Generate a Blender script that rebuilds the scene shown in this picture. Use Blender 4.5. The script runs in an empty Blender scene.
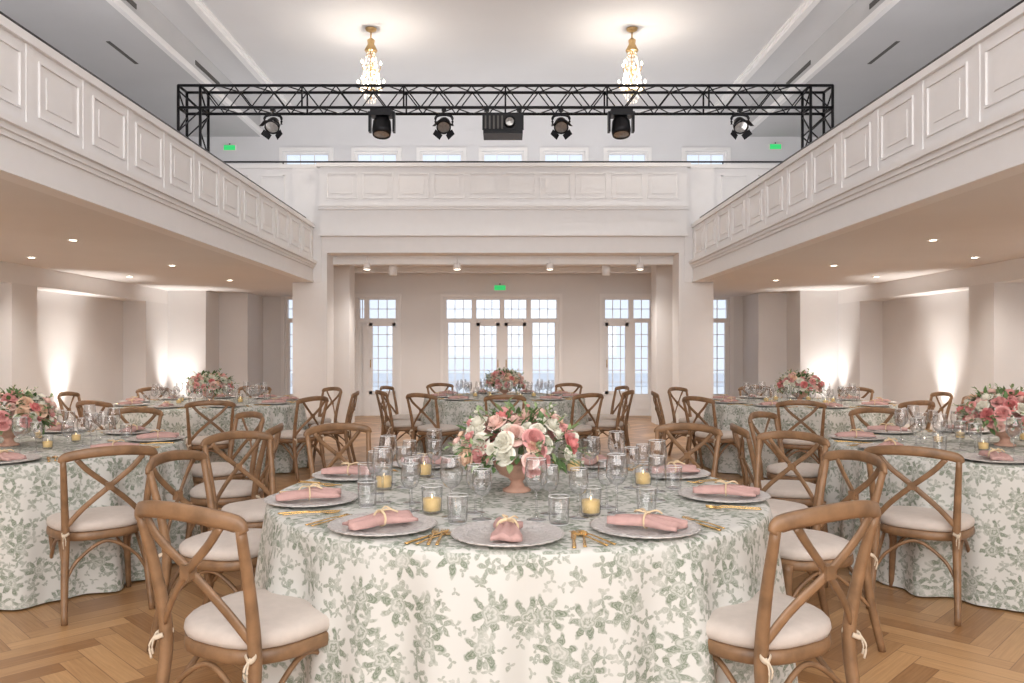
import bpy, math, random
from mathutils import Vector, Matrix
random.seed(7)
scene=bpy.context.scene
pi=math.pi
# ------------------------------------------------------------ materials
def mat(name,col=(.8,.8,.8),rough=.5,metal=0,noise=0,nscale=8,emit=None,es=0,bump=0,bscale=60,spec=.5,sheen=0):
    m=bpy.data.materials.new(name); m.use_nodes=True
    nt=m.node_tree; b=nt.nodes['Principled BSDF']
    b.inputs['Base Color'].default_value=(*col,1); b.inputs['Roughness'].default_value=rough
    b.inputs['Metallic'].default_value=metal; b.inputs['Specular IOR Level'].default_value=spec
    tc=nt.nodes.new('ShaderNodeTexCoord')
    if noise:
        n=nt.nodes.new('ShaderNodeTexNoise'); n.inputs['Scale'].default_value=nscale; n.inputs['Detail'].default_value=4
        nt.links.new(tc.outputs['Object'],n.inputs['Vector'])
        r=nt.nodes.new('ShaderNodeMapRange'); r.inputs['From Min'].default_value=.3; r.inputs['From Max'].default_value=.7
        r.inputs['To Min'].default_value=1-noise; r.inputs['To Max'].default_value=1+noise
        nt.links.new(n.outputs['Fac'],r.inputs['Value'])
        h=nt.nodes.new('ShaderNodeVectorMath'); h.operation='SCALE'; h.inputs[0].default_value=col
        nt.links.new(r.outputs['Result'],h.inputs['Scale']); nt.links.new(h.outputs['Vector'],b.inputs['Base Color'])
    if bump:
        n=nt.nodes.new('ShaderNodeTexNoise'); n.inputs['Scale'].default_value=bscale
        nt.links.new(tc.outputs['Object'],n.inputs['Vector'])
        bp=nt.nodes.new('ShaderNodeBump'); bp.inputs['Strength'].default_value=bump; bp.inputs['Distance'].default_value=.01
        nt.links.new(n.outputs['Fac'],bp.inputs['Height']); nt.links.new(bp.outputs['Normal'],b.inputs['Normal'])
    if emit:
        b.inputs['Emission Color'].default_value=(*emit,1); b.inputs['Emission Strength'].default_value=es
    if sheen: b.inputs['Sheen Weight'].default_value=sheen
    return m
M={}
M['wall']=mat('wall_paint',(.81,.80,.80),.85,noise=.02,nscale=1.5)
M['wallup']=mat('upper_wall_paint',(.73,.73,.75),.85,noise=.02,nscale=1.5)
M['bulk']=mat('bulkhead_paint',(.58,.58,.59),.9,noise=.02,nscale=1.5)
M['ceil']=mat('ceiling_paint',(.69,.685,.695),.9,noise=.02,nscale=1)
M['soffit']=mat('soffit_paint',(.79,.775,.77),.9,noise=.02,nscale=1)
M['trim']=mat('white_trim_paint',(.87,.86,.86),.55,noise=.01)
M['wood']=mat('walnut_bentwood',(.24,.135,.068),.42,noise=.3,nscale=14)
M['cushion']=mat('cushion_linen',(.60,.53,.475),.9,noise=.04,nscale=30,bump=.15,bscale=300,sheen=.1)
M['tie']=mat('cushion_tie_cotton',(.62,.52,.40),.9,noise=.05)
M['black']=mat('black_metal',(.012,.012,.014),.4,.6,noise=.1)
M['gold']=mat('gold_cutlery',(.83,.55,.22),.25,1,noise=.05)
M['brass']=mat('brass',(.62,.42,.2),.3,1,noise=.1)
M['silver']=mat('embossed_pewter',(.64,.61,.59),.33,.3,noise=.14,nscale=60,bump=.8,bscale=80)
M['napkin']=mat('blush_napkin',(.54,.335,.305),.9,noise=.08,nscale=30,bump=.25,bscale=200)
M['twine']=mat('beige_twine',(.72,.56,.36),.8,noise=.1)
M['china']=mat('white_plastic',(.85,.83,.80),.3,noise=.02)
M['terra']=mat('terracotta_bowl',(.60,.36,.27),.7,noise=.15,nscale=20)
M['fpink']=mat('petal_pink',(.80,.40,.38),.7,noise=.15,nscale=12)
M['fblush']=mat('petal_blush',(.86,.60,.53),.7,noise=.10,nscale=12)
M['fpeach']=mat('petal_peach',(.87,.62,.46),.7,noise=.10,nscale=12)
M['fcream']=mat('petal_cream',(.86,.83,.72),.7,noise=.06,nscale=12)
M['fcoral']=mat('petal_coral',(.76,.27,.26),.7,noise=.15,nscale=12)
M['leaf']=mat('leaf_green',(.10,.18,.06),.6,noise=.4,nscale=18)
M['leaf2']=mat('leaf_sage',(.23,.31,.14),.6,noise=.3,nscale=18)
M['amber']=mat('candle_wax',(.85,.62,.28),.5,noise=.05,emit=(1,.65,.25),es=.12)
M['flame']=mat('flame',(1,.8,.4),.5,emit=(1,.75,.4),es=3)
M['bulb']=mat('warm_lamp',(1,1,1),.5,emit=(1,.88,.70),es=14)
M['crystal']=mat('crystal_drops',(.9,.84,.76),.1,emit=(1,.88,.72),es=.4,noise=.2)
M['exit']=mat('exit_sign_green',(.03,.45,.12),.5,emit=(.05,.9,.25),es=.5)
M['vent']=mat('dark_vent',(.10,.095,.09),.7,noise=.1)
M['lens']=mat('lamp_lens',(.30,.29,.28),.15,.4,noise=.2,nscale=40)
M['facade']=mat('outside_facade',(.9,.92,.95),.9,noise=.06,nscale=1.5)
M['paving']=mat('outside_paving',(.92,.92,.92),.9,noise=.05,nscale=3)
def glassmat(name,tint=(1,1,1),lo=.04,hi=.5,edge=None,blend=.35,pwr=3):
    m=bpy.data.materials.new(name); m.use_nodes=True; nt=m.node_tree; nt.nodes.clear()
    o=nt.nodes.new('ShaderNodeOutputMaterial'); t=nt.nodes.new('ShaderNodeBsdfTransparent'); g=nt.nodes.new('ShaderNodeBsdfGlossy')
    t.inputs['Color'].default_value=(*tint,1); g.inputs['Roughness'].default_value=.04
    lw=nt.nodes.new('ShaderNodeLayerWeight'); lw.inputs['Blend'].default_value=blend
    mr=nt.nodes.new('ShaderNodeMapRange'); mr.inputs['To Min'].default_value=lo; mr.inputs['To Max'].default_value=hi
    nt.links.new(lw.outputs['Facing'],mr.inputs['Value'])
    if edge:
        mx=nt.nodes.new('ShaderNodeMix'); mx.data_type='RGBA'; mx.inputs[6].default_value=(*tint,1); mx.inputs[7].default_value=(*edge,1)
        pw=nt.nodes.new('ShaderNodeMath'); pw.operation='POWER'; pw.inputs[1].default_value=pwr
        nt.links.new(lw.outputs['Facing'],pw.inputs[0])
        nt.links.new(pw.outputs[0],mx.inputs[0]); nt.links.new(mx.outputs[2],t.inputs['Color'])
    x=nt.nodes.new('ShaderNodeMixShader'); nt.links.new(mr.outputs['Result'],x.inputs['Fac'])
    nt.links.new(t.outputs[0],x.inputs[1]); nt.links.new(g.outputs[0],x.inputs[2]); nt.links.new(x.outputs[0],o.inputs['Surface'])
    return m
M['glass']=glassmat('clear_glass',(.96,.965,.97),.07,.75,(.34,.34,.35),.42,2)
M['rim']=mat('polished_glass_rim',(.9,.9,.9),.1,noise=.02)
M['pane']=glassmat('window_glass',(.98,.99,1),.03,.3)

class NG:
    def __init__(s,nt): s.nt=nt
    def m(s,op,a,b=None,c=None):
        n=s.nt.nodes.new('ShaderNodeMath'); n.operation=op
        for i,v in enumerate((a,b,c)):
            if v is None: continue
            if isinstance(v,(int,float)): n.inputs[i].default_value=v
            else: s.nt.links.new(v,n.inputs[i])
        return n.outputs[0]
    def v(s,op,a,b=None,sc=None):
        n=s.nt.nodes.new('ShaderNodeVectorMath'); n.operation=op
        for i,x in enumerate((a,b)):
            if x is None: continue
            if isinstance(x,(tuple,list)): n.inputs[i].default_value=x
            else: s.nt.links.new(x,n.inputs[i])
        if sc is not None: n.inputs['Scale'].default_value=sc
        return n.outputs['Value'] if op in('LENGTH','DOT_PRODUCT') else n.outputs[0]
    def mix(s,f,a,b):
        n=s.nt.nodes.new('ShaderNodeMix'); n.data_type='RGBA'
        if isinstance(f,(int,float)): n.inputs[0].default_value=f
        else: s.nt.links.new(f,n.inputs[0])
        for i,x in ((6,a),(7,b)):
            if isinstance(x,(tuple,list)): n.inputs[i].default_value=(*x,1)
            else: s.nt.links.new(x,n.inputs[i])
        return n.outputs[2]
def cloth_mat():
    m=bpy.data.materials.new('floral_tablecloth_fabric'); m.use_nodes=True; nt=m.node_tree; g=NG(nt)
    b=nt.nodes['Principled BSDF']; b.inputs['Roughness'].default_value=.85; b.inputs['Specular IOR Level'].default_value=.2
    uv=nt.nodes.new('ShaderNodeUVMap').outputs[0]
    nz=nt.nodes.new('ShaderNodeTexNoise'); nz.inputs['Scale'].default_value=30; nz.inputs['Detail'].default_value=4
    nt.links.new(uv,nz.inputs['Vector'])
    off=g.v('SCALE',g.v('SUBTRACT',nz.outputs['Color'],(.5,.5,.5)),sc=.034)
    P=g.v('ADD',uv,off)
    def motif(scale,k,amp,base,pw,seed,rnd=.75,dens=1.0,rings=34,lo=.5,cell=None):
        vo=nt.nodes.new('ShaderNodeTexVoronoi'); vo.voronoi_dimensions='2D'; vo.inputs['Scale'].default_value=scale
        vo.inputs['Randomness'].default_value=rnd
        Q=g.v('ADD',P,(seed*1.37,seed*2.11,0)); nt.links.new(Q,vo.inputs['Vector'])
        d=g.v('SUBTRACT',Q,vo.outputs['Position'])
        sp=nt.nodes.new('ShaderNodeSeparateXYZ'); nt.links.new(d,sp.inputs[0])
        r=g.m('MULTIPLY',g.m('SQRT',g.m('ADD',g.m('POWER',sp.outputs[0],2),g.m('POWER',sp.outputs[1],2))),scale)
        sc=nt.nodes.new('ShaderNodeSeparateColor'); nt.links.new(vo.outputs['Color'],sc.inputs[0])
        th=g.m('ADD',g.m('ARCTAN2',sp.outputs[1],sp.outputs[0]),g.m('MULTIPLY',sc.outputs[0],6.28))
        pet=g.m('POWER',g.m('ABSOLUTE',g.m('COSINE',g.m('MULTIPLY',th,k/2))),pw)
        lim=g.m('ADD',g.m('MULTIPLY',pet,amp),base)
        inside=g.m('MINIMUM',g.m('MAXIMUM',g.m('MULTIPLY',g.m('SUBTRACT',lim,r),18),0),1)
        q=g.m('SUBTRACT',r,g.m('MULTIPLY',pet,amp))
        line=g.m('ADD',(1+lo)/2,g.m('MULTIPLY',g.m('SINE',g.m('MULTIPLY',q,rings)),(1-lo)/2))
        on=g.m('GREATER_THAN',dens,sc.outputs[1])
        return g.m('MULTIPLY',g.m('MULTIPLY',inside,line),on), g.m('MULTIPLY',inside,on)
    a,ai=motif(7.6,5,.06,.18,.5,1,.85,.8,55,.25)
    l,li=motif(7.6,7,.40,.12,1.4,1,.85,.8,75,.6)
    c,ci=motif(12.5,4,.40,.04,1.5,5,.9,.75,60,.6)
    e,ei=motif(23,3,.42,.0,1.2,9,.95,.65,50,.6)
    f=g.m('MAXIMUM',g.m('MULTIPLY',a,.8),g.m('MULTIPLY',g.m('SUBTRACT',1,ai),g.m('MAXIMUM',l,g.m('MULTIPLY',g.m('MAXIMUM',g.m('MULTIPLY',c,.95),g.m('MULTIPLY',e,.8)),.85))))
    n2=nt.nodes.new('ShaderNodeTexNoise'); n2.inputs['Scale'].default_value=15; n2.inputs['Detail'].default_value=5; nt.links.new(uv,n2.inputs['Vector'])
    f=g.m('MULTIPLY',f,g.m('MINIMUM',g.m('MAXIMUM',g.m('SUBTRACT',g.m('MULTIPLY',n2.outputs['Fac'],3.0),.60),.40),1))
    f=g.m('MULTIPLY',f,.92)
    col=g.mix(f,(.62,.615,.58),(.13,.175,.11))
    nt.links.new(col,b.inputs['Base Color'])
    return m
M['cloth']=cloth_mat()
def floor_mat():
    m=bpy.data.materials.new('oak_herringbone_parquet'); m.use_nodes=True; nt=m.node_tree; g=NG(nt)
    b=nt.nodes['Principled BSDF']; b.inputs['Roughness'].default_value=.33; b.inputs['Specular IOR Level'].default_value=.4
    uv=nt.nodes.new('ShaderNodeUVMap').outputs[0]
    at=nt.nodes.new('ShaderNodeAttribute'); at.attribute_name='tone'; tone=at.outputs['Fac']
    sp=nt.nodes.new('ShaderNodeSeparateXYZ'); nt.links.new(uv,sp.inputs[0]); U,V=sp.outputs[0],sp.outputs[1]
    cb=nt.nodes.new('ShaderNodeCombineXYZ'); nt.links.new(g.m('ADD',g.m('MULTIPLY',U,1.6),g.m('MULTIPLY',tone,70)),cb.inputs[0]); nt.links.new(g.m('MULTIPLY',V,7),cb.inputs[1])
    nz=nt.nodes.new('ShaderNodeTexNoise'); nz.inputs['Scale'].default_value=1.5; nz.inputs['Detail'].default_value=6; nz.inputs['Distortion'].default_value=.6
    nt.links.new(cb.outputs[0],nz.inputs['Vector'])
    f=g.m('ADD',g.m('MULTIPLY',tone,.85),g.m('MULTIPLY',g.m('SUBTRACT',nz.outputs['Fac'],.5),.9)); 
    f=g.m('MINIMUM',g.m('MAXIMUM',f,0),1)
    col=g.mix(f,(.30,.15,.06),(.60,.36,.17))
    ed=g.m('MINIMUM',g.m('MINIMUM',g.m('MULTIPLY',U,5),g.m('MULTIPLY',g.m('SUBTRACT',1,U),5)),g.m('MINIMUM',V,g.m('SUBTRACT',1,V)))
    e=g.m('LESS_THAN',ed,.018)
    col=g.mix(g.m('MULTIPLY',e,.6),col,(.12,.05,.02))
    nt.links.new(col,b.inputs['Base Color'])
    return m
M['floor']=floor_mat()

# ------------------------------------------------------------ mesh builder
class MB:
    def __init__(s): s.v=[];s.f=[];s.mi=[];s.sm=[];s.mats=[];s.uv={}
    def mid(s,k):
        if k not in s.mats: s.mats.append(k)
        return s.mats.index(k)
    def add(s,vs,fs,k,smooth=False,uvs=None):
        o=len(s.v); s.v+= [tuple(p) for p in vs]; i=s.mid(k)
        for n,f in enumerate(fs):
            s.f.append(tuple(o+a for a in f)); s.mi.append(i); s.sm.append(smooth)
            if uvs: s.uv[len(s.f)-1]=uvs[n]
    def box(s,x0,x1,y0,y1,z0,z1,k):
        x0,x1=sorted((x0,x1));y0,y1=sorted((y0,y1));z0,z1=sorted((z0,z1))
        v=[(x0,y0,z0),(x1,y0,z0),(x1,y1,z0),(x0,y1,z0),(x0,y0,z1),(x1,y0,z1),(x1,y1,z1),(x0,y1,z1)]
        s.add(v,[(0,3,2,1),(4,5,6,7),(0,1,5,4),(1,2,6,5),(2,3,7,6),(3,0,4,7)],k)
    def sweep(s,pts,w,h,k,n=8,ref=(0,0,1),sub=6,sq=1.0,smooth=True):
        P=[Vector(p) for p in pts]; N=len(P)
        W=w if isinstance(w,(list,tuple)) else [w]*N; H=h if isinstance(h,(list,tuple)) else [h]*N
        S=[];SW=[];SH=[]
        if N>2 and sub>1:
            for i in range(N-1):
                p0=P[i-1] if i else P[0]*2-P[1]; p3=P[i+2] if i+2<N else P[-1]*2-P[-2]; p1,p2=P[i],P[i+1]
                for j in range(sub):
                    t=j/sub
                    S.append(.5*((2*p1)+(p2-p0)*t+(2*p0-5*p1+4*p2-p3)*t*t+(3*p1-p0-3*p2+p3)*t**3))
                    SW.append(W[i]*(1-t)+W[i+1]*t);SH.append(H[i]*(1-t)+H[i+1]*t)
            S.append(P[-1]);SW.append(W[-1]);SH.append(H[-1])
        else: S,SW,SH=P,W,H
        vs=[];R=Vector(ref)
        for i,p in enumerate(S):
            t=(S[min(i+1,len(S)-1)]-S[max(i-1,0)]).normalized()
            a=t.cross(R)
            if a.length<1e-3: a=t.cross(Vector((0,1,0)))
            a.normalize(); b=a.cross(t)
            for q in range(n):
                an=2*pi*(q+.5)/n; c,d=math.cos(an),math.sin(an)
                e=sq
                c=math.copysign(abs(c)**e,c); d=math.copysign(abs(d)**e,d)
                vs.append(p+a*c*SW[i]+b*d*SH[i])
        fs=[]
        for i in range(len(S)-1):
            for q in range(n): fs.append((i*n+q,i*n+(q+1)%n,(i+1)*n+(q+1)%n,(i+1)*n+q))
        fs.append(tuple(range(n-1,-1,-1))); fs.append(tuple((len(S)-1)*n+q for q in range(n)))
        s.add(vs,fs,k,smooth)
    def rod(s,a,b,r,k,n=8): s.sweep([a,b],r,r,k,n=n)
    def lathe(s,prof,k,n=24,c=(0,0,0),M4=None,smooth=True,mod=None,cap=True):
        vs=[]
        for (r,z) in prof:
            for q in range(n):
                a=2*pi*q/n; rr=r*(mod(a) if mod else 1)
                p=Vector((rr*math.cos(a),rr*math.sin(a),z))
                if M4: p=M4@p
                vs.append((p[0]+c[0],p[1]+c[1],p[2]+c[2]))
        fs=[]
        for i in range(len(prof)-1):
            for q in range(n): fs.append((i*n+q,i*n+(q+1)%n,(i+1)*n+(q+1)%n,(i+1)*n+q))
        if cap and prof[0][0]>1e-5: fs.append(tuple(range(n-1,-1,-1)))
        s.add(vs,fs,k,smooth)
    def mesh(s,name):
        me=bpy.data.meshes.new(name); me.from_pydata(s.v,[],s.f)
        for k in s.mats: me.materials.append(M[k])
        me.polygons.foreach_set('material_index',s.mi); me.polygons.foreach_set('use_smooth',s.sm)
        if s.uv:
            l=me.uv_layers.new(name='UVMap')
            for fi,u in s.uv.items():
                p=me.polygons[fi]
                for li,c in zip(p.loop_indices,u): l.data[li].uv=c
        me.update(); return me
    def obj(s,name,loc=(0,0,0),rot=0):
        return inst(s.mesh(name),name,loc,rot)
def inst(me,name,loc=(0,0,0),rot=0,scale=1):
    o=bpy.data.objects.new(name,me); bpy.context.collection.objects.link(o)
    o.location=loc; o.rotation_euler=(0,0,rot) if not isinstance(rot,tuple) else rot
    o.scale=(scale,)*3
    return o

# ------------------------------------------------------------ floor (herringbone planks)
YB=16.5; YP=13.0; YR=-4.0; CX=3.1
def build_floor():
    w=.105;n=5
    vs=[];fs=[];tone=[];uv=[]
    c45=math.sqrt(.5)
    def T(x,y): x*=w;y*=w; return (x*c45-y*c45, x*c45+y*c45+6,0)
    R=150
    for i in range(-R,R):
        for m in range(-18,19):
            for kind in (0,1):
                x0=i+2*n*m; y0=i if kind==0 else i+1
                cx,cy,_=T(x0+(n/2 if kind==0 else .5),y0+(.5 if kind==0 else n/2))
                if abs(cx)>7.8 or cy<YR-.3 or cy>YB+.4: continue
                if kind==0: q=[(x0,y0),(x0+n,y0),(x0+n,y0+1),(x0,y0+1)]
                else: q=[(x0,y0+n),(x0,y0),(x0+1,y0),(x0+1,y0+n)]
                o=len(vs); vs+=[T(*p) for p in q]; fs.append((o,o+1,o+2,o+3)); tone.append(random.random())
    me=bpy.data.meshes.new('floor'); me.from_pydata(vs,[],fs)
    l=me.uv_layers.new(name='UVMap')
    for p in me.polygons:
        for li,c in zip(p.loop_indices,((0,0),(1,0),(1,1),(0,1))): l.data[li].uv=c
    a=me.attributes.new('tone','FLOAT','FACE'); a.data.foreach_set('value',tone)
    me.materials.append(M['floor']); me.update()
    inst(me,'floor')
build_floor()

# ------------------------------------------------------------ room shell
def B(name,*boxes):
    m=MB()
    for b in boxes: m.box(*b)
    return m.obj(name)
def wall_holes(m,x0,x1,z0,z1,y0,y1,holes,k):
    xs=sorted({x0,x1,*[h[0] for h in holes],*[h[1] for h in holes]}); zs=sorted({z0,z1,*[h[2] for h in holes],*[h[3] for h in holes]})
    for i in range(len(xs)-1):
        run=None
        for j in range(len(zs)-1):
            cx=(xs[i]+xs[i+1])/2; cz=(zs[j]+zs[j+1])/2
            solid=not any(h[0]<cx<h[1] and h[2]<cz<h[3] for h in holes)
            if solid:
                run=[zs[j],zs[j+1]] if run is None else [run[0],zs[j+1]]
            if (not solid or j==len(zs)-2) and run:
                m.box(xs[i],xs[i+1],y0,y1,run[0],run[1],k); run=None
ZD=2.45
doors=[(-3.01,-2.17),(-1.217,1.155),(2.06,3.09),(-4.5,-3.6),(3.75,4.68)]
upw=[((a-503)*.020625,(b-503)*.020625) for a,b in ((283,330),(355,398),(420,463),(482,524),(543,585),(607,648),(685,727))]
m=MB()
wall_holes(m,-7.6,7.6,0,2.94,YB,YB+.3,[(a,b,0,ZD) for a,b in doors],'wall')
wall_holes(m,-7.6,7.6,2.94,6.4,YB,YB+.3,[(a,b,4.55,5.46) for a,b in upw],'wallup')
m.obj('wall_back')
for sgn,nm in ((-1,'left'),(1,'right')):
    m=MB()
    m.box(sgn*6.6,sgn*6.8,YR,YB,0,2.46,'wall')
    for y0,y1 in ((10.1,10.65),(4.6,5.2),(13.9,14.8)): m.box(sgn*6.2,sgn*6.6,y0,y1,0,2.21,'wall')
    m.box(sgn*5.5,sgn*6.6,14.8,YB,0,2.46,'wall'); m.box(sgn*4.95,sgn*5.5,15.5,YB,0,2.46,'wall')
    m.box(sgn*7.5,sgn*7.7,YR,YB,2.46,6.4,'wallup')
    m.obj('wall_'+nm)
    B('trim_%s_beam'%nm,(sgn*6.2,sgn*6.6,YR,14.8,2.21,2.46,'trim'))
    B('baseboard_'+nm,(sgn*6.57,sgn*6.6,YR,13.9,0,.14,'trim'))
    m=MB()
    m.box(sgn*(CX+.12),sgn*7.5,YR,YP,2.46,2.74,'soffit')
    m.obj('balcony_slab_'+nm)
    m=MB()
    m.box(sgn*(CX-.02),sgn*(CX+.12),YR,YP,2.46,3.36,'trim')
    m.box(sgn*(CX-.05),sgn*(CX+.15),YR,YP,3.34,3.40,'trim')
    m.box(sgn*(CX-.09),sgn*CX,YR,YP,2.755,2.80,'trim'); m.box(sgn*(CX-.06),sgn*CX,YR,YP,2.715,2.755,'trim'); m.box(sgn*(CX-.04),sgn*CX,YR,YP,2.68,2.715,'trim')
    m.box(sgn*(CX-.035),sgn*(CX-.02),YR,YP,2.461,2.49,'trim')
    xi=sgn*(CX-.02); xo=sgn*(CX-.034)
    y=YR+.2
    while y<YP-.5:
        for (a,b,z0,z1,t) in ((y,y+.5,2.90,3.27,.014),):
            m.box(xi,xo,a,b,z1-t,z1,'trim');m.box(xi,xo,a,b,z0,z0+t,'trim');m.box(xi,xo,a,a+t,z0+t,z1-t,'trim');m.box(xi,xo,b-t,b,z0+t,z1-t,'trim')
            m.box(xi,sgn*(CX-.028),a+.09,b-.09,z0+.08,z1-.08,'trim')
        m.box(xi,sgn*(CX-.028),y+.56,y+.64,2.82,3.34,'trim')
        y+=.70
    m.obj('balcony_parapet_'+nm)
    m=MB(); m.rod((sgn*(CX+.1),YR,3.50),(sgn*(CX+.1),YP-.05,3.50),.016,'black')
    y=YR+.3
    while y<YP-.1: m.rod((sgn*(CX+.1),y,3.40),(sgn*(CX+.1),y,3.5),.01,'black',6); y+=1.2
    m.obj('balcony_handrail')
    B('ceiling_rear_aisle_'+nm,(sgn*3.42,sgn*7.5,YP,YB,2.46,2.94,'soffit'))
    m=MB(); m.box(sgn*2.86,sgn*3.42,YP,YP+.5,0,2.94,'trim'); m.box(sgn*2.80,sgn*3.25,14.6,15.1,0,2.94,'wall')
    m.box(sgn*2.84,sgn*3.44,YP-.02,YP+.52,0,.15,'trim')
    m.obj('column_'+nm)
    m=MB()
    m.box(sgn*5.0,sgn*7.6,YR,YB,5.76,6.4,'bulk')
    m.box(sgn*4.92,sgn*5.0,YR,YB,5.76,5.86,'trim'); m.box(sgn*4.96,sgn*5.0,YR,YB,5.86,5.9,'trim')
    for y in (6.6,9.8,13.0): m.box(sgn*4.99,sgn*5.0,y,y+1.1,6.0,6.07,'vent')
    for y in (5.6,8.2,11.4): m.box(sgn*5.6,sgn*5.66,y,y+.9,5.755,5.76,'vent')
    m.obj('ceiling_bulkhead_'+nm)
    B('trim_ceiling_'+nm,(sgn*4.3,sgn*4.40,YR,YB,6.2,6.3,'trim'),(sgn*4.26,sgn*4.3,YR,YB,6.26,6.3,'trim'))
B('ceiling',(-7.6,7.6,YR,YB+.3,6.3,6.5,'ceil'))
B('wall_rear',(-7.7,7.7,YR-.2,YR,0,6.5,'wall'))
m=MB()
m.box(-7.5,7.5,YP+.5,YB,2.94,3.2,'soffit'); m.box(-2.86,2.86,YP+.45,YP+.6,2.80,2.94,'trim'); m.box(-2.86,2.86,15.2,15.4,2.84,2.94,'trim')
m.obj('ceiling_under_gallery')
m=MB()
m.box(-7.5,7.5,YP,YP+.5,2.94,3.2,'trim'); m.box(-7.5,7.5,YP,YP+.15,3.2,4.33,'trim')
m.box(-2.95,2.97,YP-.1,YP,3.2,4.31,'trim')
m.box(-7.5,7.5,YP-.04,YP+.2,4.31,4.37,'trim');m.box(-3,3.02,YP-.15,YP,4.31,4.37,'trim')
for z0,z1,d in ((3.66,3.70,.17),(3.62,3.66,.14),(3.2,3.24,.13),(3.70,3.72,.13)): m.box(-2.97,2.99,YP-d,YP-.1,z0,z1,'trim')
x=-2.85
while x<2.6:
    y0,y1=YP-.1,YP-.118; a,b=x,x+.5; z0,z1,t=3.80,4.22,.022
    m.box(a,b,y0,y1,z1-t,z1,'trim');m.box(a,b,y0,y1,z0,z0+t,'trim');m.box(a,a+t,y0,y1,z0+t,z1-t,'trim');m.box(b-t,b,y0,y1,z0+t,z1-t,'trim')
    m.box(a+.08,b-.08,y0,YP-.112,z0+.08,z1-.08,'trim'); x+=.575
for sg in (-1,1):
    m.box(sg*3.42,sg*2.95,YP-.03,YP,2.46,4.31,'trim')
    for q in range(4):
        a=3.55+q*.6;b=a+.4;z0,z1,t=3.55,4.2,.02;y0,y1=YP,YP-.02
        m.box(sg*a,sg*b,y0,y1,z1-t,z1,'trim');m.box(sg*a,sg*b,y0,y1,z0,z0+t,'trim');m.box(sg*a,sg*(a+t),y0,y1,z0,z1,'trim');m.box(sg*(b-t),sg*b,y0,y1,z0,z1,'trim')
m.obj('gallery_parapet')
m=MB(); m.rod((-7.4,YP+.1,4.44),(7.4,YP+.1,4.44),.014,'black')
for i in range(13): m.rod((-7.2+i*1.2,YP+.1,4.37),(-7.2+i*1.2,YP+.1,4.44),.01,'black',6)
m.obj('gallery_handrail')

# windows & doors
def glazed(name,x0,x1,z0,z1,lights,transom=None,cols=3,rows=6,panel=0,leaf=()):
    m=MB(); y0,y1=YB+.06,YB+.14; fr=.05
    m.box(x0,x0+fr,y0-.03,y1,z0,z1,'trim');m.box(x1-fr,x1,y0-.03,y1,z0,z1,'trim');m.box(x0+fr,x1-fr,y0-.03,y1,z1-fr,z1,'trim')
    if panel==0: m.box(x0+fr,x1-fr,y0-.03,y1,z0,z0+fr,'trim')
    if transom: m.box(x0+fr,x1-fr,y0-.03,y1,transom-.045,transom+.045,'trim')
    L=[x0+fr]+lights+[x1-fr]
    for i in range(len(L)-1):
        a,b=L[i],L[i+1]
        if i: m.box(a-.05,a+.05,y0-.02,y1,z0,z1-fr,'trim')
        top=(transom-.045) if transom else z1-fr
        bot=z0+panel
        a2,b2=a+(.05 if i else 0),b-(.05 if i<len(L)-2 else 0)
        st=.035
        if i in leaf:
            st=.07; m.box(a2,b2,y0-.01,y1-.01,top-.07,top,'trim'); m.box(a2,b2,y0-.01,y1-.01,bot,bot+.06,'trim')
            hx=b2-.035 if i==leaf[0] and len(leaf)>1 else a2+.035
            m.rod((hx,y0-.05,1.0),(hx,y0-.05,1.16),.010,'brass'); m.rod((hx,y0-.05,1.02),(hx,y0,1.02),.008,'brass',6); m.rod((hx,y0-.05,1.14),(hx,y0,1.14),.008,'brass',6)
        if panel:
            m.box(a2,b2,y0+.01,y1-.01,z0,bot,'trim'); m.box(a2+.05,b2-.05,y0-.005,y0+.01,z0+.12,bot-.1,'trim')
            m.box(a2,a2+st,y0-(.01 if i in leaf else 0),y1-.01,bot,top,'trim'); m.box(b2-st,b2,y0-(.01 if i in leaf else 0),y1-.01,bot,top,'trim')
        nc=max(2,int(round((b2-a2)/.17)))
        if not panel: nc=3
        for c in range(1,nc):
            xx=a2+(b2-a2)*c/nc; m.box(xx-.007,xx+.007,y0+.02,y1-.03,bot,z1-fr,'trim')
        for r in range(1,rows):
            zz=bot+(top-bot)*r/rows; m.box(a2,b2,y0+.02,y1-.03,zz-.007,zz+.007,'trim')
        if transom: m.box(a2,b2,y0+.02,y1-.03,(transom+z1)/2-.007,(transom+z1)/2+.007,'trim')
        m.box(a2,b2,y0+.045,y0+.05,bot,z1-fr,'pane')
    for xx in (x0-.07,x1): m.box(xx,xx+.07,YB-.03,YB,z0,z1+.07,'trim')
    m.box(x0,x1,YB-.03,YB,z1,z1+.07,'trim')
    return m.obj(name)
TR=1.97
glazed('door_1',-3.01,-2.17,0,ZD,[-2.82],TR,panel=.45,leaf=(1,))
glazed('door_2',-1.217,1.155,0,ZD,[-.6,-.02,.53],TR,panel=.45,leaf=(1,2))
glazed('door_3',2.06,3.09,0,ZD,[2.65],TR,panel=.45,leaf=(0,))
glazed('window_1',-4.5,-3.6,0,ZD,[-4.05],TR,panel=.45)
glazed('window_2',3.75,4.68,0,ZD,[4.2],TR,panel=.45)
for i,(a,b) in enumerate(upw): glazed('window_%d'%(i+3),a,b,4.55,5.46,[],None,rows=3)
B('outside_ground',(-14,14,YB+.3,34,-.06,-.01,'paving'))
m=MB(); m.box(-14,14,30,30.3,0,.45,'facade'); m.box(-14,14,29.95,30.35,.45,.5,'paving')
m.obj('outside_garden_wall')

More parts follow.
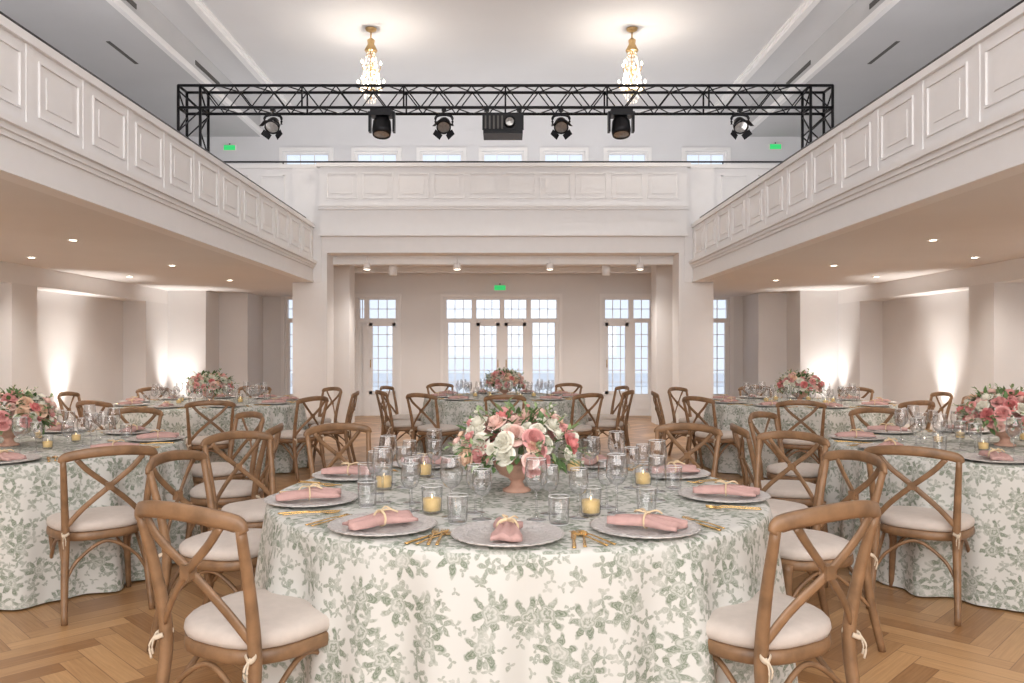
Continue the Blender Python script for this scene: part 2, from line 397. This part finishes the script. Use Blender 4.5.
def exit_sign(x,y,z):
    m=MB(); m.box(-.13,.13,-.03,0,-.06,.06,'china'); m.box(-.115,.115,-.035,-.03,-.05,.05,'exit')
    m.box(-.01,.01,-.02,-.01,.06,.09,'black'); m.obj('exit_sign',(x,y,z))
def PX(px,Y): return (px-503)/800*Y
def PZ(py,Y): return 1.36+(350-py)/800*Y
exit_sign(PX(500,YB),YB-.03,PZ(288,YB)); exit_sign(PX(230,YB),YB,PZ(148,YB)); exit_sign(PX(775,YB),YB,PZ(147,YB))

# ------------------------------------------------------------ truss
def truss():
    m=MB(); S=.27; X0,X1=-3.99,4.05; Y0,Y1=9.83,9.83+S; Z0,Z1=4.34,4.34+S; r=.018
    for y in (Y0,Y1):
        for z in (Z0,Z1): m.rod((X0,y,z),(X1,y,z),r,'black')
    n=36; d=(X1-X0-2*S)/n
    for i in range(n):
        a=X0+S+i*d; b=a+d; 
        if i%2: za,zb=Z0,Z1
        else: za,zb=Z1,Z0
        for y in (Y0,Y1): m.rod((a,y,za),(b,y,zb),.008,'black',6)
        for z in (Z0,Z1): m.rod((a,Y0 if i%2 else Y1,z),(b,Y1 if i%2 else Y0,z),.008,'black',6)
        if i%6==0:
            for y in (Y0,Y1): m.rod((a,y,Z0),(a,y,Z1),.012,'black',6)
    for xa,xb in ((X0,X0+S),(X1-S,X1)):
        for x in (xa,xb):
            for y in (Y0,Y1): m.rod((x,y,2.76),(x,y,Z1),r,'black')
        zz=2.8;k=0
        while zz<Z1-.24:
            p,q=(xa,xb) if k%2 else (xb,xa)
            for y in (Y0,Y1): m.rod((p,y,zz),(q,y,zz+.25),.010,'black',6)
            for x in (xa,xb): m.rod((x,Y0 if k%2 else Y1,zz),(x,Y1 if k%2 else Y0,zz+.25),.010,'black',6)
            zz+=.25;k+=1
        m.box(xa-.06,xb+.06,Y0-.06,Y1+.06,2.742,2.765,'black')
        for z in (Z0,Z1):
            for x in (xa,xb): m.rod((x,Y0,z),(x,Y1,z),r,'black')
    m.obj('lighting_truss')
truss()
def rotx(a): return Matrix.Rotation(a,4,'X')
def par():
    m=MB()
    m.box(-.03,.03,-.03,.03,-.03,.0,'black'); m.rod((0,0,.0),(0,0,-.09),.012,'black')
    m.sweep([(-.11,0,-.2),(-.1,0,-.10),(0,0,-.075),(.1,0,-.10),(.11,0,-.2)],.008,.018,'black')
    R=rotx(math.radians(-45))
    m.lathe([(.001,.11),(.05,.105),(.07,.07),(.09,.0),(.095,-.08),(.082,-.08),(.08,-.06)],'black',16,(0,0,-.2),R)
    m.lathe([(.08,-.065),(.001,-.075)],'lens',16,(0,0,-.2),R,cap=False)
    for a in range(4):
        an=a*pi/2+.78; p=R@Vector((.09*math.cos(an),.09*math.sin(an),-.08)); q=R@Vector((.14*math.cos(an),.14*math.sin(an),-.14)); t=Vector((math.cos(an+1.57),math.sin(an+1.57),0))*.06; t=R@t
        c=Vector((0,0,-.2)); m.add([p+c+t,p+c-t,q+c-t,q+c+t],[(0,1,2,3)],'black')
    return m.mesh('par_can_light')
def mover():
    m=MB()
    m.box(-.14,.14,-.1,.1,-.10,-.02,'black'); m.box(-.05,.05,-.03,.03,-.02,.0,'black')
    for s in (-1,1): m.box(s*.14,s*.17,-.05,.05,-.30,-.04,'black')
    R=rotx(math.radians(-15))
    m.lathe([(.001,.13),(.08,.125),(.115,.06),(.125,-.06),(.115,-.13),(.10,-.13)],'black',20,(0,0,-.22),R)
    m.lathe([(.10,-.12),(.001,-.135)],'lens',20,(0,0,-.22),R,cap=False)
    return m.mesh('moving_head_light')
pm=par(); mm=mover()
for px in (273,444,561,740): inst(pm,'par_can_light',(PX(px,9.83),9.83,4.32),scale=.95)
for px in (382,621): inst(mm,'moving_head_light',(PX(px,9.83),9.83,4.32),scale=.95)
m=MB(); m.box(-.24,.24,-.16,.16,-.34,-.09,'black'); m.box(-.25,.25,-.17,-.15,-.30,-.12,'black'); m.lathe([(.001,.03),(.07,.03),(.075,-.03),(.06,-.04)],'black',16,(.08,-.18,-.21),rotx(pi/2))
m.lathe([(.05,.034),(.001,.045)],'lens',16,(.08,-.18,-.21),rotx(pi/2),cap=False)
for s in (-1,1): m.rod((s*.2,0,-.1),(s*.2,0,.0),.012,'black'); m.box(s*.2-.03,s*.2+.03,-.03,.03,-.03,.0,'black')
for i in range(5): m.box(-.22+i*.05,-.2+i*.05,-.178,-.17,-.29,-.13,'vent')
m.obj('projector',(0,9.83,4.32))

# ------------------------------------------------------------ chandeliers
def chand():
    m=MB()
    m.lathe([(.001,0),(.09,0),(.08,-.03),(.02,-.06),(.015,-.06)],'brass',16)
    m.rod((0,0,-.05),(0,0,-.2),.012,'brass')
    m.lathe([(.012,-.14),(.06,-.18),(.05,-.24),(.10,-.34),(.085,-.36),(.03,-.30)],'brass',16)
    m.rod((0,0,-.2),(0,0,-1.1),.012,'brass')
    def drop(p,s):
        x,y,z=p; m.add([(x,y,z+s),(x+s*.5,y,z),(x,y+s*.5,z),(x-s*.5,y,z),(x,y-s*.5,z),(x,y,z-s*1.4)],[(0,1,2),(0,2,3),(0,3,4),(0,4,1),(5,2,1),(5,3,2),(5,4,3),(5,1,4)],'crystal')
    for t in range(13):
        f=t/12; z=-.38-.74*f; r=.06+.12*f**.8 if f<.75 else .157-.35*(f-.75)
        n=int(8+r*36)
        for i in range(n):
            a=2*pi*i/n+t*.3; drop((r*math.cos(a),r*math.sin(a),z),.020)
        if t%3==1: m.sweep([(r*.9*math.cos(q*pi/6),r*.9*math.sin(q*pi/6),z+.03) for q in range(13)],.006,.006,'brass',n=5,sub=2)
    for lv,(zz,rr) in enumerate(((-.62,.15),(-.90,.20))):
        for i in range(5+lv):
            a=i*2*pi/(5+lv)+lv; c,s=math.cos(a),math.sin(a)
            m.sweep([(0,0,zz),(.5*rr*c,.5*rr*s,zz-.07),(.9*rr*c,.9*rr*s,zz-.02),(rr*c,rr*s,zz+.06)],.007,.007,'brass',n=6,sub=3)
            m.lathe([(.001,0),(.014,.01),(.016,.03),(.001,.06)],'bulb',8,(rr*c,rr*s,zz+.06))
    return m.mesh('crystal_chandelier')
cm=chand()
for x in (PX(371,12.3),PX(632,12.3)):
    inst(cm,'crystal_chandelier',(x,12.3,6.3))

# ------------------------------------------------------------ lights
def light(kind,name,loc,power,col=(1,.9,.8),rot=(0,0,0),size=.1,size_y=None,angle=None,blend=.5):
    l=bpy.data.lights.new(name,kind); l.energy=power; l.color=col
    if kind=='AREA':
        l.size=size
        if size_y: l.shape='RECTANGLE'; l.size_y=size_y
    else: l.shadow_soft_size=size
    if kind=='SPOT': l.spot_size=math.radians(angle); l.spot_blend=blend
    o=bpy.data.objects.new(name,l); bpy.context.collection.objects.link(o); o.location=loc; o.rotation_euler=rot
    return o
WARM=(1,.92,.84)
m=MB(); m.lathe([(.001,-.004),(.035,-.004)],'bulb',12); m.lathe([(.035,-.004),(.055,-.006),(.055,0)],'trim',12,cap=False)
dl=m.mesh('recessed_downlight')
for sg in (-1,1):
    for (X,Y) in ((4.3,8.0),(4.3,10.4),(4.3,12.6),(4.3,5.4),(5.6,9.5),(5.6,7.2),(5.6,12.0),(4.3,3.0),(5.6,4.8)):
        inst(dl,'recessed_downlight',(sg*X,Y,2.459))
        light('SPOT','downlight_beam',(sg*X,Y,2.43),58,WARM,size=.04,angle=140,blend=.8)
m=MB(); m.lathe([(.001,0),(.06,0),(.06,.10),(.05,.10),(.048,.08)],'black',14); m.lathe([(.048,.085),(.001,.085)],'bulb',14,cap=False)
ul=m.mesh('floor_uplight')
for sg in (-1,1):
    for (X,Y) in ((6.38,11.9),(5.9,14.58),(6.38,7.6)):
        inst(ul,'floor_uplight',(sg*X,Y,0))
        light('SPOT','uplight_beam',(sg*X,Y,.14),200,(1,.94,.88),(pi,0,0),size=.05,angle=62,blend=1)
m=MB(); m.rod((0,0,0),(0,0,-.12),.01,'trim'); m.lathe([(.001,-.10),(.05,-.11),(.06,-.2),(.05,-.21)],'trim',14); m.lathe([(.05,-.205),(.001,-.215)],'bulb',14,cap=False)
gs=m.mesh('ceiling_spotlight')
m=MB(); m.rod((0,0,0),(0,0,-.1),.01,'trim'); m.lathe([(.001,-.05),(.065,-.05),(.065,-.27),(.055,-.27),(.001,-.25)],'trim',18)
gc=m.mesh('pendant_cylinder_light')
for px in (367,457,550,640): inst(gs,'ceiling_spotlight',(PX(px,13.42),13.42,2.94),scale=1.1) 
for px in (393,606): inst(gc,'pendant_cylinder_light',(PX(px,13.8),13.8,2.94),scale=1.1)
for x in (-2,0,2): light('SPOT','gallery_beam',(x,14.2,2.70),105,WARM,size=.06,angle=150,blend=.8)
for x in (PX(371,12.3),PX(632,12.3)): light('POINT','chandelier_glow',(x,12.3,5.5),60,(1,.91,.80),size=.08)
for sg in (-1,1): light('AREA','balcony_fill_light',(sg*3.75,4.2,2.85),200,(1,.975,.97),(pi,math.radians(-22*sg),0),size=.7,size_y=11.5)  # added fill hidden behind the parapets to brighten the ceiling; no cove built
light('AREA','gallery_fill_light',(0,14.8,3.3),75,(1,.97,.95),(pi,0,0),size=10,size_y=.8)  # unseen upward fill behind the gallery parapet; no cove built
light('AREA','rear_fill_light',(0,YR+.15,3.4),800,(1,.985,.975),(math.radians(90),0,0),size=11,size_y=4.5)  # added soft frontal fill behind the camera; the rear wall has no window

# ------------------------------------------------------------ chair
def chair():
    m=MB(); W='wood'
    def outline(s=1.0,k=.06):
        pts=[]
        for i in range(28):
            a=2*pi*i/28; c,q=math.cos(a),math.sin(a); e=.72
            x=math.copysign(abs(c)**e,c)*.225*s; y=math.copysign(abs(q)**e,q)*.215*s
            x*= (1+.10*(y/.2)) ; pts.append((x,y))
        return pts
    o=outline()
    def slab(o,prof,k):
        n=len(o); vs=[];fs=[]
        for sc,z in prof:
            for x,y in o: vs.append((x*sc,y*sc,z))
        for i in range(len(prof)-1):
            for q in range(n): fs.append((i*n+q,i*n+(q+1)%n,(i+1)*n+(q+1)%n,(i+1)*n+q))
        fs.append(tuple(range(n-1,-1,-1))); fs.append(tuple((len(prof)-1)*n+q for q in range(n)))
        m.add(vs,fs,k,True)
    slab(o,[(.96,.385),(1.0,.39),(1.01,.405),(1.0,.425),(.97,.43),(.9,.43)],W)
    slab(o,[(.90,.430),(.985,.434),(1.01,.449),(1.0,.466),(.95,.478),(.75,.487),(.4,.490),(.05,.490)],'cushion')
    H=.012
    for s in (-1,1):
        m.sweep([(s*.205,-.285,0),(s*.195,-.235,.22),(s*.188,-.212,.42),(s*.196,-.235,.60),(s*.210,-.285,.80+H)],[.015,.018,.020,.017,.014],[.016,.019,.021,.018,.015],W,n=8,sq=.8,ref=(0,1,0))
        m.sweep([(s*.205,.215,0),(s*.19,.185,.25),(s*.185,.175,.41)],[.014,.019,.022],[.014,.019,.022],W,n=8,sq=.85,ref=(0,1,0))
        m.sweep([(s*.196,.19,.20),(s*.19,.13,.30),(s*.186,.0,.375),(s*.188,-.13,.30),(s*.196,-.228,.20)],.009,.010,W,n=6,ref=(1,0,0))
    m.sweep([(-.194,.19,.20),(-.13,.186,.30),(0,.185,.375),(.13,.186,.30),(.194,.19,.20)],.009,.010,W,n=6,ref=(0,1,0))
    m.sweep([(-.194,-.232,.20),(-.13,-.22,.30),(0,-.21,.375),(.13,-.22,.30),(.194,-.232,.20)],.009,.010,W,n=6,ref=(0,1,0))
    m.sweep([(-.222,-.285,.790+H),(-.20,-.292,.816+H),(-.11,-.325,.834+H),(0,-.335,.840+H),(.11,-.325,.834+H),(.20,-.292,.816+H),(.222,-.285,.790+H)],[.010,.013,.012,.012,.012,.013,.010],[.016,.025,.026,.026,.026,.025,.016],W,n=8,sq=.75,ref=(0,0,1))
    for s in (-1,1):
        m.sweep([(-s*.185,-.222,.475),(-s*.11,-.25,.565),(s*.0,-.285-.006*s,.668),(s*.10,-.305,.755),(s*.155,-.308,.818)],.006,.014,W,n=8,sq=.7,ref=(0,0,1))
    m.box(-.02,.02,-.30,-.272,.648,.688,W)
    for s in (-1,1):
        m.sweep([(s*.17,-.2,.445),(s*.205,-.225,.44),(s*.20,-.245,.43),(s*.175,-.235,.44)],.003,.008,'tie',n=6)
        m.sweep([(s*.20,-.24,.44),(s*.206,-.258,.41),(s*.203,-.254,.37)],.002,.004,'tie',n=6)
        m.sweep([(s*.20,-.24,.44),(s*.194,-.258,.41),(s*.194,-.254,.385)],.002,.004,'tie',n=6)
    return m.mesh('dining_chair')
chm=chair()
def put_chair(x,y,ang,sc=1.0):
    inst(chm,'dining_chair',(x,y,0),math.radians(ang-90),sc)
# ------------------------------------------------------------ table
RT=1.04; HT=.75
def tablecloth(seed):
    rnd=random.Random(seed); N=384; vs=[];fs=[];uvs=[]
    ph=[rnd.uniform(0,6.28) for _ in range(5)]
    def fold(a): 
        return .5*math.sin(17*a+ph[0]+1.5*math.sin(2*a+ph[3]))+.35*math.sin(29*a+ph[1]+1.2*math.sin(3*a+ph[2]))+.25*math.sin(8*a+ph[4])
    prof=[(.0005,HT),(.3,HT),(.6,HT),(.9,HT),(RT-.03,HT),(RT-.012,HT-.002),(RT-.002,HT-.010),(RT+.003,HT-.025)]
    rows=[]
    for r,z in prof: rows.append(('t',r,z,0))
    K=14
    for i in range(1,K+1):
        t=i/K; rows.append(('d',RT+.004+.05*t,HT-.025-(HT-.035)*t,t))
    for kind,r,z,t in rows:
        for q in range(N):
            a=2*pi*q/N; rr=r
            if kind=='d': rr=r+ .068*(t**.6)*fold(a)+.01*t
            vs.append((rr*math.cos(a),rr*math.sin(a),z))
    def uvof(i,q):
        kind,r,z,t=rows[i]; a=2*pi*q/N
        return (r*math.cos(a),r*math.sin(a))
    n=N
    for i in range(len(rows)-1):
        for q in range(n):
            q2=q+1; fs.append((i*n+q,(i+1)*n+q,(i+1)*n+q2%n,i*n+q2%n))
            if rows[i+1][0]=='t' and i<6:
                uvs.append((uvof(i,q),uvof(i+1,q),uvof(i+1,q2),uvof(i,q2)))
            else:
                A,Bq=2*pi*q/n*RT*1.05+5,2*pi*q2/n*RT*1.05+5
                z0,z1=rows[i][2],rows[i+1][2]
                uvs.append(((A,z0),(A,z1),(Bq,z1),(Bq,z0)))
    m=MB(); m.add(vs,fs,'cloth',True,uvs)
    m.lathe([(.001,HT-.03),(RT-.03,HT-.03),(RT-.03,HT-.006),(.001,HT-.006)],'wood',48)
    m.lathe([(.25,0),(.25,.03),(.05,.06),(.05,HT-.03)],'wood',16)
    return m.mesh('round_banquet_table')
# ------------------------------------------------------------ tableware meshes
def charger():
    m=MB(); sc=lambda a:1+.012*math.cos(28*a)
    m.lathe([(.11,0),(.115,.0),(.14,.008),(.182,.014),(.185,.018),(.179,.019),(.135,.012),(.118,.005),(.001,.004)],'silver',112,mod=sc)
    m.lathe([(.172,.0183),(.176,.0215),(.181,.0195)],'silver',112,mod=sc,cap=False)
    m.lathe([(.128,.010),(.132,.0145),(.138,.013)],'silver',112,cap=False)
    return m.mesh('charger_plate')
def napkin():
    m=MB(); nx,ny=16,10; L,Wd=.112,.046; vs=[]
    for lay in (1,0):
        for i in range(nx+1):
            u=i/nx*2-1
            for j in range(ny+1):
                v=j/ny*2-1
                w=Wd*(.58+.42*min(1,abs(u)*1.6+.02)**1.2)
                z=(.016+.008*math.cos(v*7+u*2)*(1-.3*abs(u))+.010*(1-abs(u))) if lay else .0
                if abs(v)==1 and lay: z*=.45
                vs.append((u*L+.010*math.sin(v*3),v*w,z))
    fs=[];o=(nx+1)*(ny+1); I=lambda i,j:i*(ny+1)+j
    for i in range(nx):
        for j in range(ny):
            fs.append((I(i,j),I(i+1,j),I(i+1,j+1),I(i,j+1))); fs.append((o+I(i,j),o+I(i,j+1),o+I(i+1,j+1),o+I(i+1,j)))
    for i in range(nx): fs.append((I(i,0),o+I(i,0),o+I(i+1,0),I(i+1,0))); fs.append((I(i,ny),I(i+1,ny),o+I(i+1,ny),o+I(i,ny)))
    for j in range(ny): fs.append((I(0,j),I(0,j+1),o+I(0,j+1),o+I(0,j))); fs.append((I(nx,j),o+I(nx,j),o+I(nx,j+1),I(nx,j+1)))
    m.add(vs,fs,'napkin',True)
    m.sweep([(0,.030*math.cos(q*pi/5),.016+.022*math.sin(q*pi/5)) for q in range(11)],.006,.003,'twine',n=6,sub=2,ref=(1,0,0))
    m.sweep([(0,0,.038),(.025,.015,.046),(.04,.0,.038)],.003,.003,'twine',n=6); m.sweep([(0,0,.038),(-.025,-.02,.044),(-.04,-.03,.034)],.003,.003,'twine',n=6)
    m.sweep([(0,0,.038),(.02,-.02,.044),(.045,-.03,.034)],.003,.003,'twine',n=6)
    return m.mesh('napkin')
def fork():
    m=MB(); g='gold'
    m.sweep([(0,-.10,.004),(0,-.05,.006),(0,.03,.008),(0,.055,.005)],[.0065,.0055,.004,.008],[.002]*4,g,n=6)
    m.sweep([(0,.05,.005),(0,.068,.004)],[.009,.012],[.0015,.0015],g,n=6)
    for i in range(4): x=-.009+i*.006; m.sweep([(x,.066,.004),(x,.105,.008)],[.002,.0012],[.0014,.001],g,n=5)
    return m.mesh('dinner_fork')
def knife():
    m=MB(); m.sweep([(0,-.115,.004),(0,-.05,.005),(0,.0,.005)],[.007,.006,.005],[.003]*3,'gold',n=6)
    m.sweep([(0,0,.004),(.002,.06,.004),(.001,.10,.003),(-.003,.12,.003)],[.009,.0105,.009,.002],[.001]*4,'gold',n=6); return m.mesh('dinner_knife')
def spoon():
    m=MB(); m.sweep([(0,-.10,.004),(0,-.03,.007),(0,.05,.005)],[.0065,.004,.004],[.002]*3,'gold',n=6)
    m.sweep([(0,.048,.005),(0,.06,.003),(0,.08,.003),(0,.10,.005),(0,.108,.007)],[.004,.015,.019,.014,.003],[.0015]*5,'gold',n=8); return m.mesh('spoon')
def ringrim(m,r,z,t=.0011): m.lathe([(r-t,z),(r,z+t),(r+t,z),(r,z-t),(r-t,z)],'rim',24,cap=False)
def wineglass(h=.21,r=.042):
    m=MB(); m.lathe([(.001,.001),(.036,.001),(.036,.003),(.006,.008),(.004,.02),(.0038,h*.45),(.006,h*.48),(.024,h*.52),(r*.95,h*.64),(r,h*.74),(r*.93,h*.88),(r*.84,h)],'glass',24)
    ringrim(m,r*.84,h); ringrim(m,.036,.002,.0008)
    return m.mesh('wine_glass')
def tumbler():
    m=MB(); m.lathe([(.001,.003),(.030,.003),(.034,.01),(.038,.10)],'glass',20); m.lathe([(.028,.008),(.001,.009)],'glass',20,cap=False); ringrim(m,.038,.10); ringrim(m,.031,.004); return m.mesh('water_tumbler')
def votive():
    m=MB(); m.lathe([(.001,.002),(.028,.002),(.033,.01),(.036,.095)],'glass',20); ringrim(m,.036,.095); m.lathe([(.001,.009),(.029,.012),(.0315,.052),(.001,.051)],'amber',18)
    m.lathe([(.001,.052),(.003,.057),(.001,.066)],'flame',6); return m.mesh('votive_candle')
ME=dict(ch=charger(),na=napkin(),fo=fork(),kn=knife(),sp=spoon(),wg=wineglass(.22,.042),wg2=wineglass(.18,.036),tu=tumbler(),vo=votive())
# ------------------------------------------------------------ flowers
def frame(nrm):
    nrm=Vector(nrm).normalized(); a=nrm.cross(Vector((0,0,1)))
    if a.length<.05: a=Vector((1,0,0))
    a.normalize(); b=nrm.cross(a); return Matrix((a,b,nrm)).transposed()
def bloom(m,c,nrm,r,k,rnd,layers=5):
    Fm=frame(nrm); c=Vector(c)
    A=[.16,.32,.52,.75,1.0];Bh=[.80,.80,.70,.50,.22];C=[3,4,5,6,7]
    for L in range(layers):
        for i in range(C[L]):
            phi=2*pi*i/C[L]+L*.6+rnd.uniform(-.15,.15); ha=.75 if L<4 else .55
            a=A[L]*rnd.uniform(.92,1.08);b=Bh[L]*rnd.uniform(.9,1.1); vs=[]
            for v in range(4):
                vv=v/3
                for u in range(5):
                    uu=u/2-1; rad=a*r*(math.sin(vv*pi/2)**.6 if vv>0 else .02)*(1-.06*uu*uu); h=b*r*(vv**1.2)*(1-.28*uu*uu)-(.12*r*vv**3 if L>=3 else 0)
                    an=phi+uu*ha*(.5+.5*vv)
                    vs.append(c+Fm@Vector((rad*math.cos(an),rad*math.sin(an),h)))
            fs=[(v*5+u,v*5+u+1,(v+1)*5+u+1,(v+1)*5+u) for v in range(3) for u in range(4)]
            m.add(vs,fs,k,True)
def leaf(m,c,d,L,w,k,rnd):
    d=Vector(d).normalized(); side=d.cross(Vector((rnd.uniform(-.3,.3),rnd.uniform(-.3,.3),1))).normalized(); up=side.cross(d); c=Vector(c)
    vs=[c,c+d*L*.3+side*w*.8+up*.1*w,c+d*L*.3-side*w*.8+up*.1*w,c+d*L*.3-up*.15*w,c+d*L*.65+side*w*.7-up*.1*L,c+d*L*.65-side*w*.7-up*.1*L,c+d*L*.65-up*(.15*w+.1*L),c+d*L-up*.25*L]
    m.add(vs,[(0,3,1),(0,2,3),(1,3,6,4),(3,2,5,6),(4,6,7),(6,5,7)],k,True)
def centerpiece(seed):
    rnd=random.Random(seed); m=MB()
    m.lathe([(.001,0),(.06,0),(.062,.008),(.035,.02),(.025,.04),(.035,.055),(.075,.075),(.098,.11),(.105,.125),(.098,.125),(.06,.08),(.001,.07)],'terra',28)
    cz=.185; RX,RZ=.25,.160
    pts=[]
    N=84
    for i in range(N):
        z=1-(i+.5)/N*1.34; rr=math.sqrt(max(0,1-z*z)); a=i*2.39996+rnd.uniform(-.2,.2)
        pts.append((rr*math.cos(a),rr*math.sin(a),z))
    ks=['fpink','fcream','fblush','fcream','fpink','fcream','fblush','fcoral','fcream','fpink','fblush','fpeach','fcream']
    for i,p in enumerate(pts):
        s=rnd.uniform(.86,1.08); c=(p[0]*RX*s,p[1]*RX*s,cz+p[2]*RZ*s)
        r=rnd.choice([.028,.036,.044,.050]); k=rnd.choice(ks)
        c=Vector(c)-Vector(p)*r*.4
        if c[2]<.11: continue
        bloom(m,c,Vector(p)+Vector((rnd.uniform(-.2,.2),rnd.uniform(-.2,.2),.15)),r,k,rnd)
    for i in range(320):
        z=rnd.uniform(-.45,1); rr=math.sqrt(1-z*z) if abs(z)<1 else 0; a=rnd.uniform(0,6.28); p=Vector((rr*math.cos(a),rr*math.sin(a),z))
        s=rnd.uniform(.72,.98); c=Vector((p[0]*RX*s,p[1]*RX*s,cz+p[2]*RZ*s)); d=p+Vector((rnd.uniform(-.7,.7),rnd.uniform(-.7,.7),rnd.uniform(-.5,.5)))
        leaf(m,c,d,rnd.uniform(.04,.07),rnd.uniform(.010,.018),rnd.choice(['leaf','leaf2','leaf']),rnd)
    for i in range(26):
        z=rnd.uniform(-.3,.95); rr=math.sqrt(1-z*z); a=rnd.uniform(0,6.28); p=Vector((rr*math.cos(a),rr*math.sin(a),z))
        c=Vector((p[0]*RX*.9,p[1]*RX*.9,cz+p[2]*RZ*.9)); e=c+p*rnd.uniform(.05,.08)+Vector((0,0,rnd.uniform(-.01,.02)))
        m.sweep([c,(c+e)/2+Vector((0,0,.01)),e],.0015,.0015,'leaf2',n=4,sub=2)
        for t in (.5,.7,.9,1):
            q=c.lerp(e,t); leaf(m,q,p+Vector((rnd.uniform(-1,1),rnd.uniform(-1,1),rnd.uniform(-.5,1))),.035,.009,'leaf2',rnd)
        if i%2: bloom(m,e,p,.016,rnd.choice(['fcream','fpink','fcream']),rnd,3)
    return m.mesh('floral_centerpiece')
fm=[centerpiece(5),centerpiece(11)]
# ------------------------------------------------------------ table assembly
NAPDIR={267:88,237:38,299:150,197:20,349:160,155:172,29:12}
def setting(cx,cy,ang,rnd,near):
    a=math.radians(ang); c,s=math.cos(a),math.sin(a); T=HT+.001
    def at(rad,lat,z=0): return (cx+rad*c-lat*s, cy+rad*s+lat*c, T+z)
    rz=a+pi/2
    pr=RT-.175
    inst(ME['ch'],'charger_plate',at(pr,0),rz)
    nr=rz+math.radians(90+rnd.choice([0,35,-35,20]))
    if near and ang in NAPDIR: nr=math.radians(NAPDIR[ang])
    inst(ME['na'],'napkin',at(pr+.01,0,.020),nr,1.08)
    j=lambda:rnd.uniform(-.02,.02)
    for l in (.215,.243): inst(ME['fo'],'dinner_fork',at(pr+.02,-l),rz+j()) 
    inst(ME['kn'],'dinner_knife',at(pr+.02,.213),rz+j()); inst(ME['sp'],'spoon',at(pr+.02,.246),rz+j())
    inst(ME['wg'],'wine_glass',at(pr-.27,.08+j()),0); inst(ME['wg2'],'wine_glass',at(pr-.38,.14+j()),0)
    inst(ME['wg2'],'wine_glass',at(pr-.27,-.10+j()),0)
    if near or rnd.random()<.5: inst(ME['tu'],'water_tumbler',at(pr-.20,.17),0)
def table(cx,cy,angs,seed,fl=0,frot=0,near=False,vot=None):
    inst(tablecloth(seed),'round_banquet_table',(cx,cy,0))
    rnd=random.Random(seed)
    for a in angs: setting(cx,cy,a,rnd,near)
    inst(fm[fl],'floral_centerpiece',(cx,cy,HT+.001),frot)
    for a in (vot or [k*60+20+seed*7 for k in range(6)]):
        a=math.radians(a); r=.58 if near else .38
        inst(ME['vo'],'votive_candle',(cx+r*math.cos(a),cy+r*math.sin(a),HT+.001),0,1.1 if near else .9)
TX,TY=.06,3.46
table(TX,TY,[267,237,299,197,349,155,29,122,62,92],1,0,.4,True,[236,297,177,12,139,60])
T2=(-3.15,5.1);T3=(3.2,5.1);T4=(-3.4,9.3);T5=(3.45,9.3);T6=(0.02,10.4)
ring=[20+i*40 for i in range(9)]
table(*T2,ring,2,1,1.0); table(*T3,[a+15 for a in ring],3,0,2.2); table(*T4,ring,4,1,2.9); table(*T5,[a+10 for a in ring],5,0,4.0); table(*T6,[a+10 for a in ring],6,1,.2)
def face(x,y,tx,ty,off=0): put_chair(x,y,math.degrees(math.atan2(ty-y,tx-x))+off)
def ringchair(T,ang,d=1.36,off=0):
    a=math.radians(ang); face(T[0]+d*math.cos(a),T[1]+d*math.sin(a),T[0],T[1],off)
put_chair(-.80,2.66,61,1.04); put_chair(.83,2.66,119,1.04)
face(-1.27,3.75,TX,TY); face(1.39,3.75,TX,TY)
face(-1.36,4.55,TX,TY,-5); face(1.50,4.55,TX,TY,5)
face(-.93,5.02,TX,TY); face(1.06,5.02,TX,TY)
put_chair(-2.18,4.30,128); put_chair(2.26,4.30,52)
for T,s in ((T2,1),(T3,-1)):
    for a in (5,45,88,130): ringchair(T,a if s>0 else 180-a)
for T,s in ((T4,1),(T5,-1)):
    for a in (-110,-70,-32,5,45,90,135,180,-150): ringchair(T,a if s>0 else 180-a)
for a in (-155,-125,-90,-55,-25,15,55,125,165): ringchair(T6,a)

# ------------------------------------------------------------ world & camera
w=bpy.data.worlds.new('World'); scene.world=w; w.use_nodes=True
bg=w.node_tree.nodes['Background']; bg.inputs[0].default_value=(.80,.88,1,1); bg.inputs[1].default_value=1.2
cd=bpy.data.cameras.new('Camera'); cam=bpy.data.objects.new('Camera',cd); bpy.context.collection.objects.link(cam)
cam.location=(0,0,1.36); cam.rotation_euler=(pi/2,0,0); cd.sensor_width=36; cd.lens=28.125; cd.shift_x=.0088; cd.shift_y=.0083; cd.clip_start=.05
scene.camera=cam
scene.view_settings.view_transform='Standard'
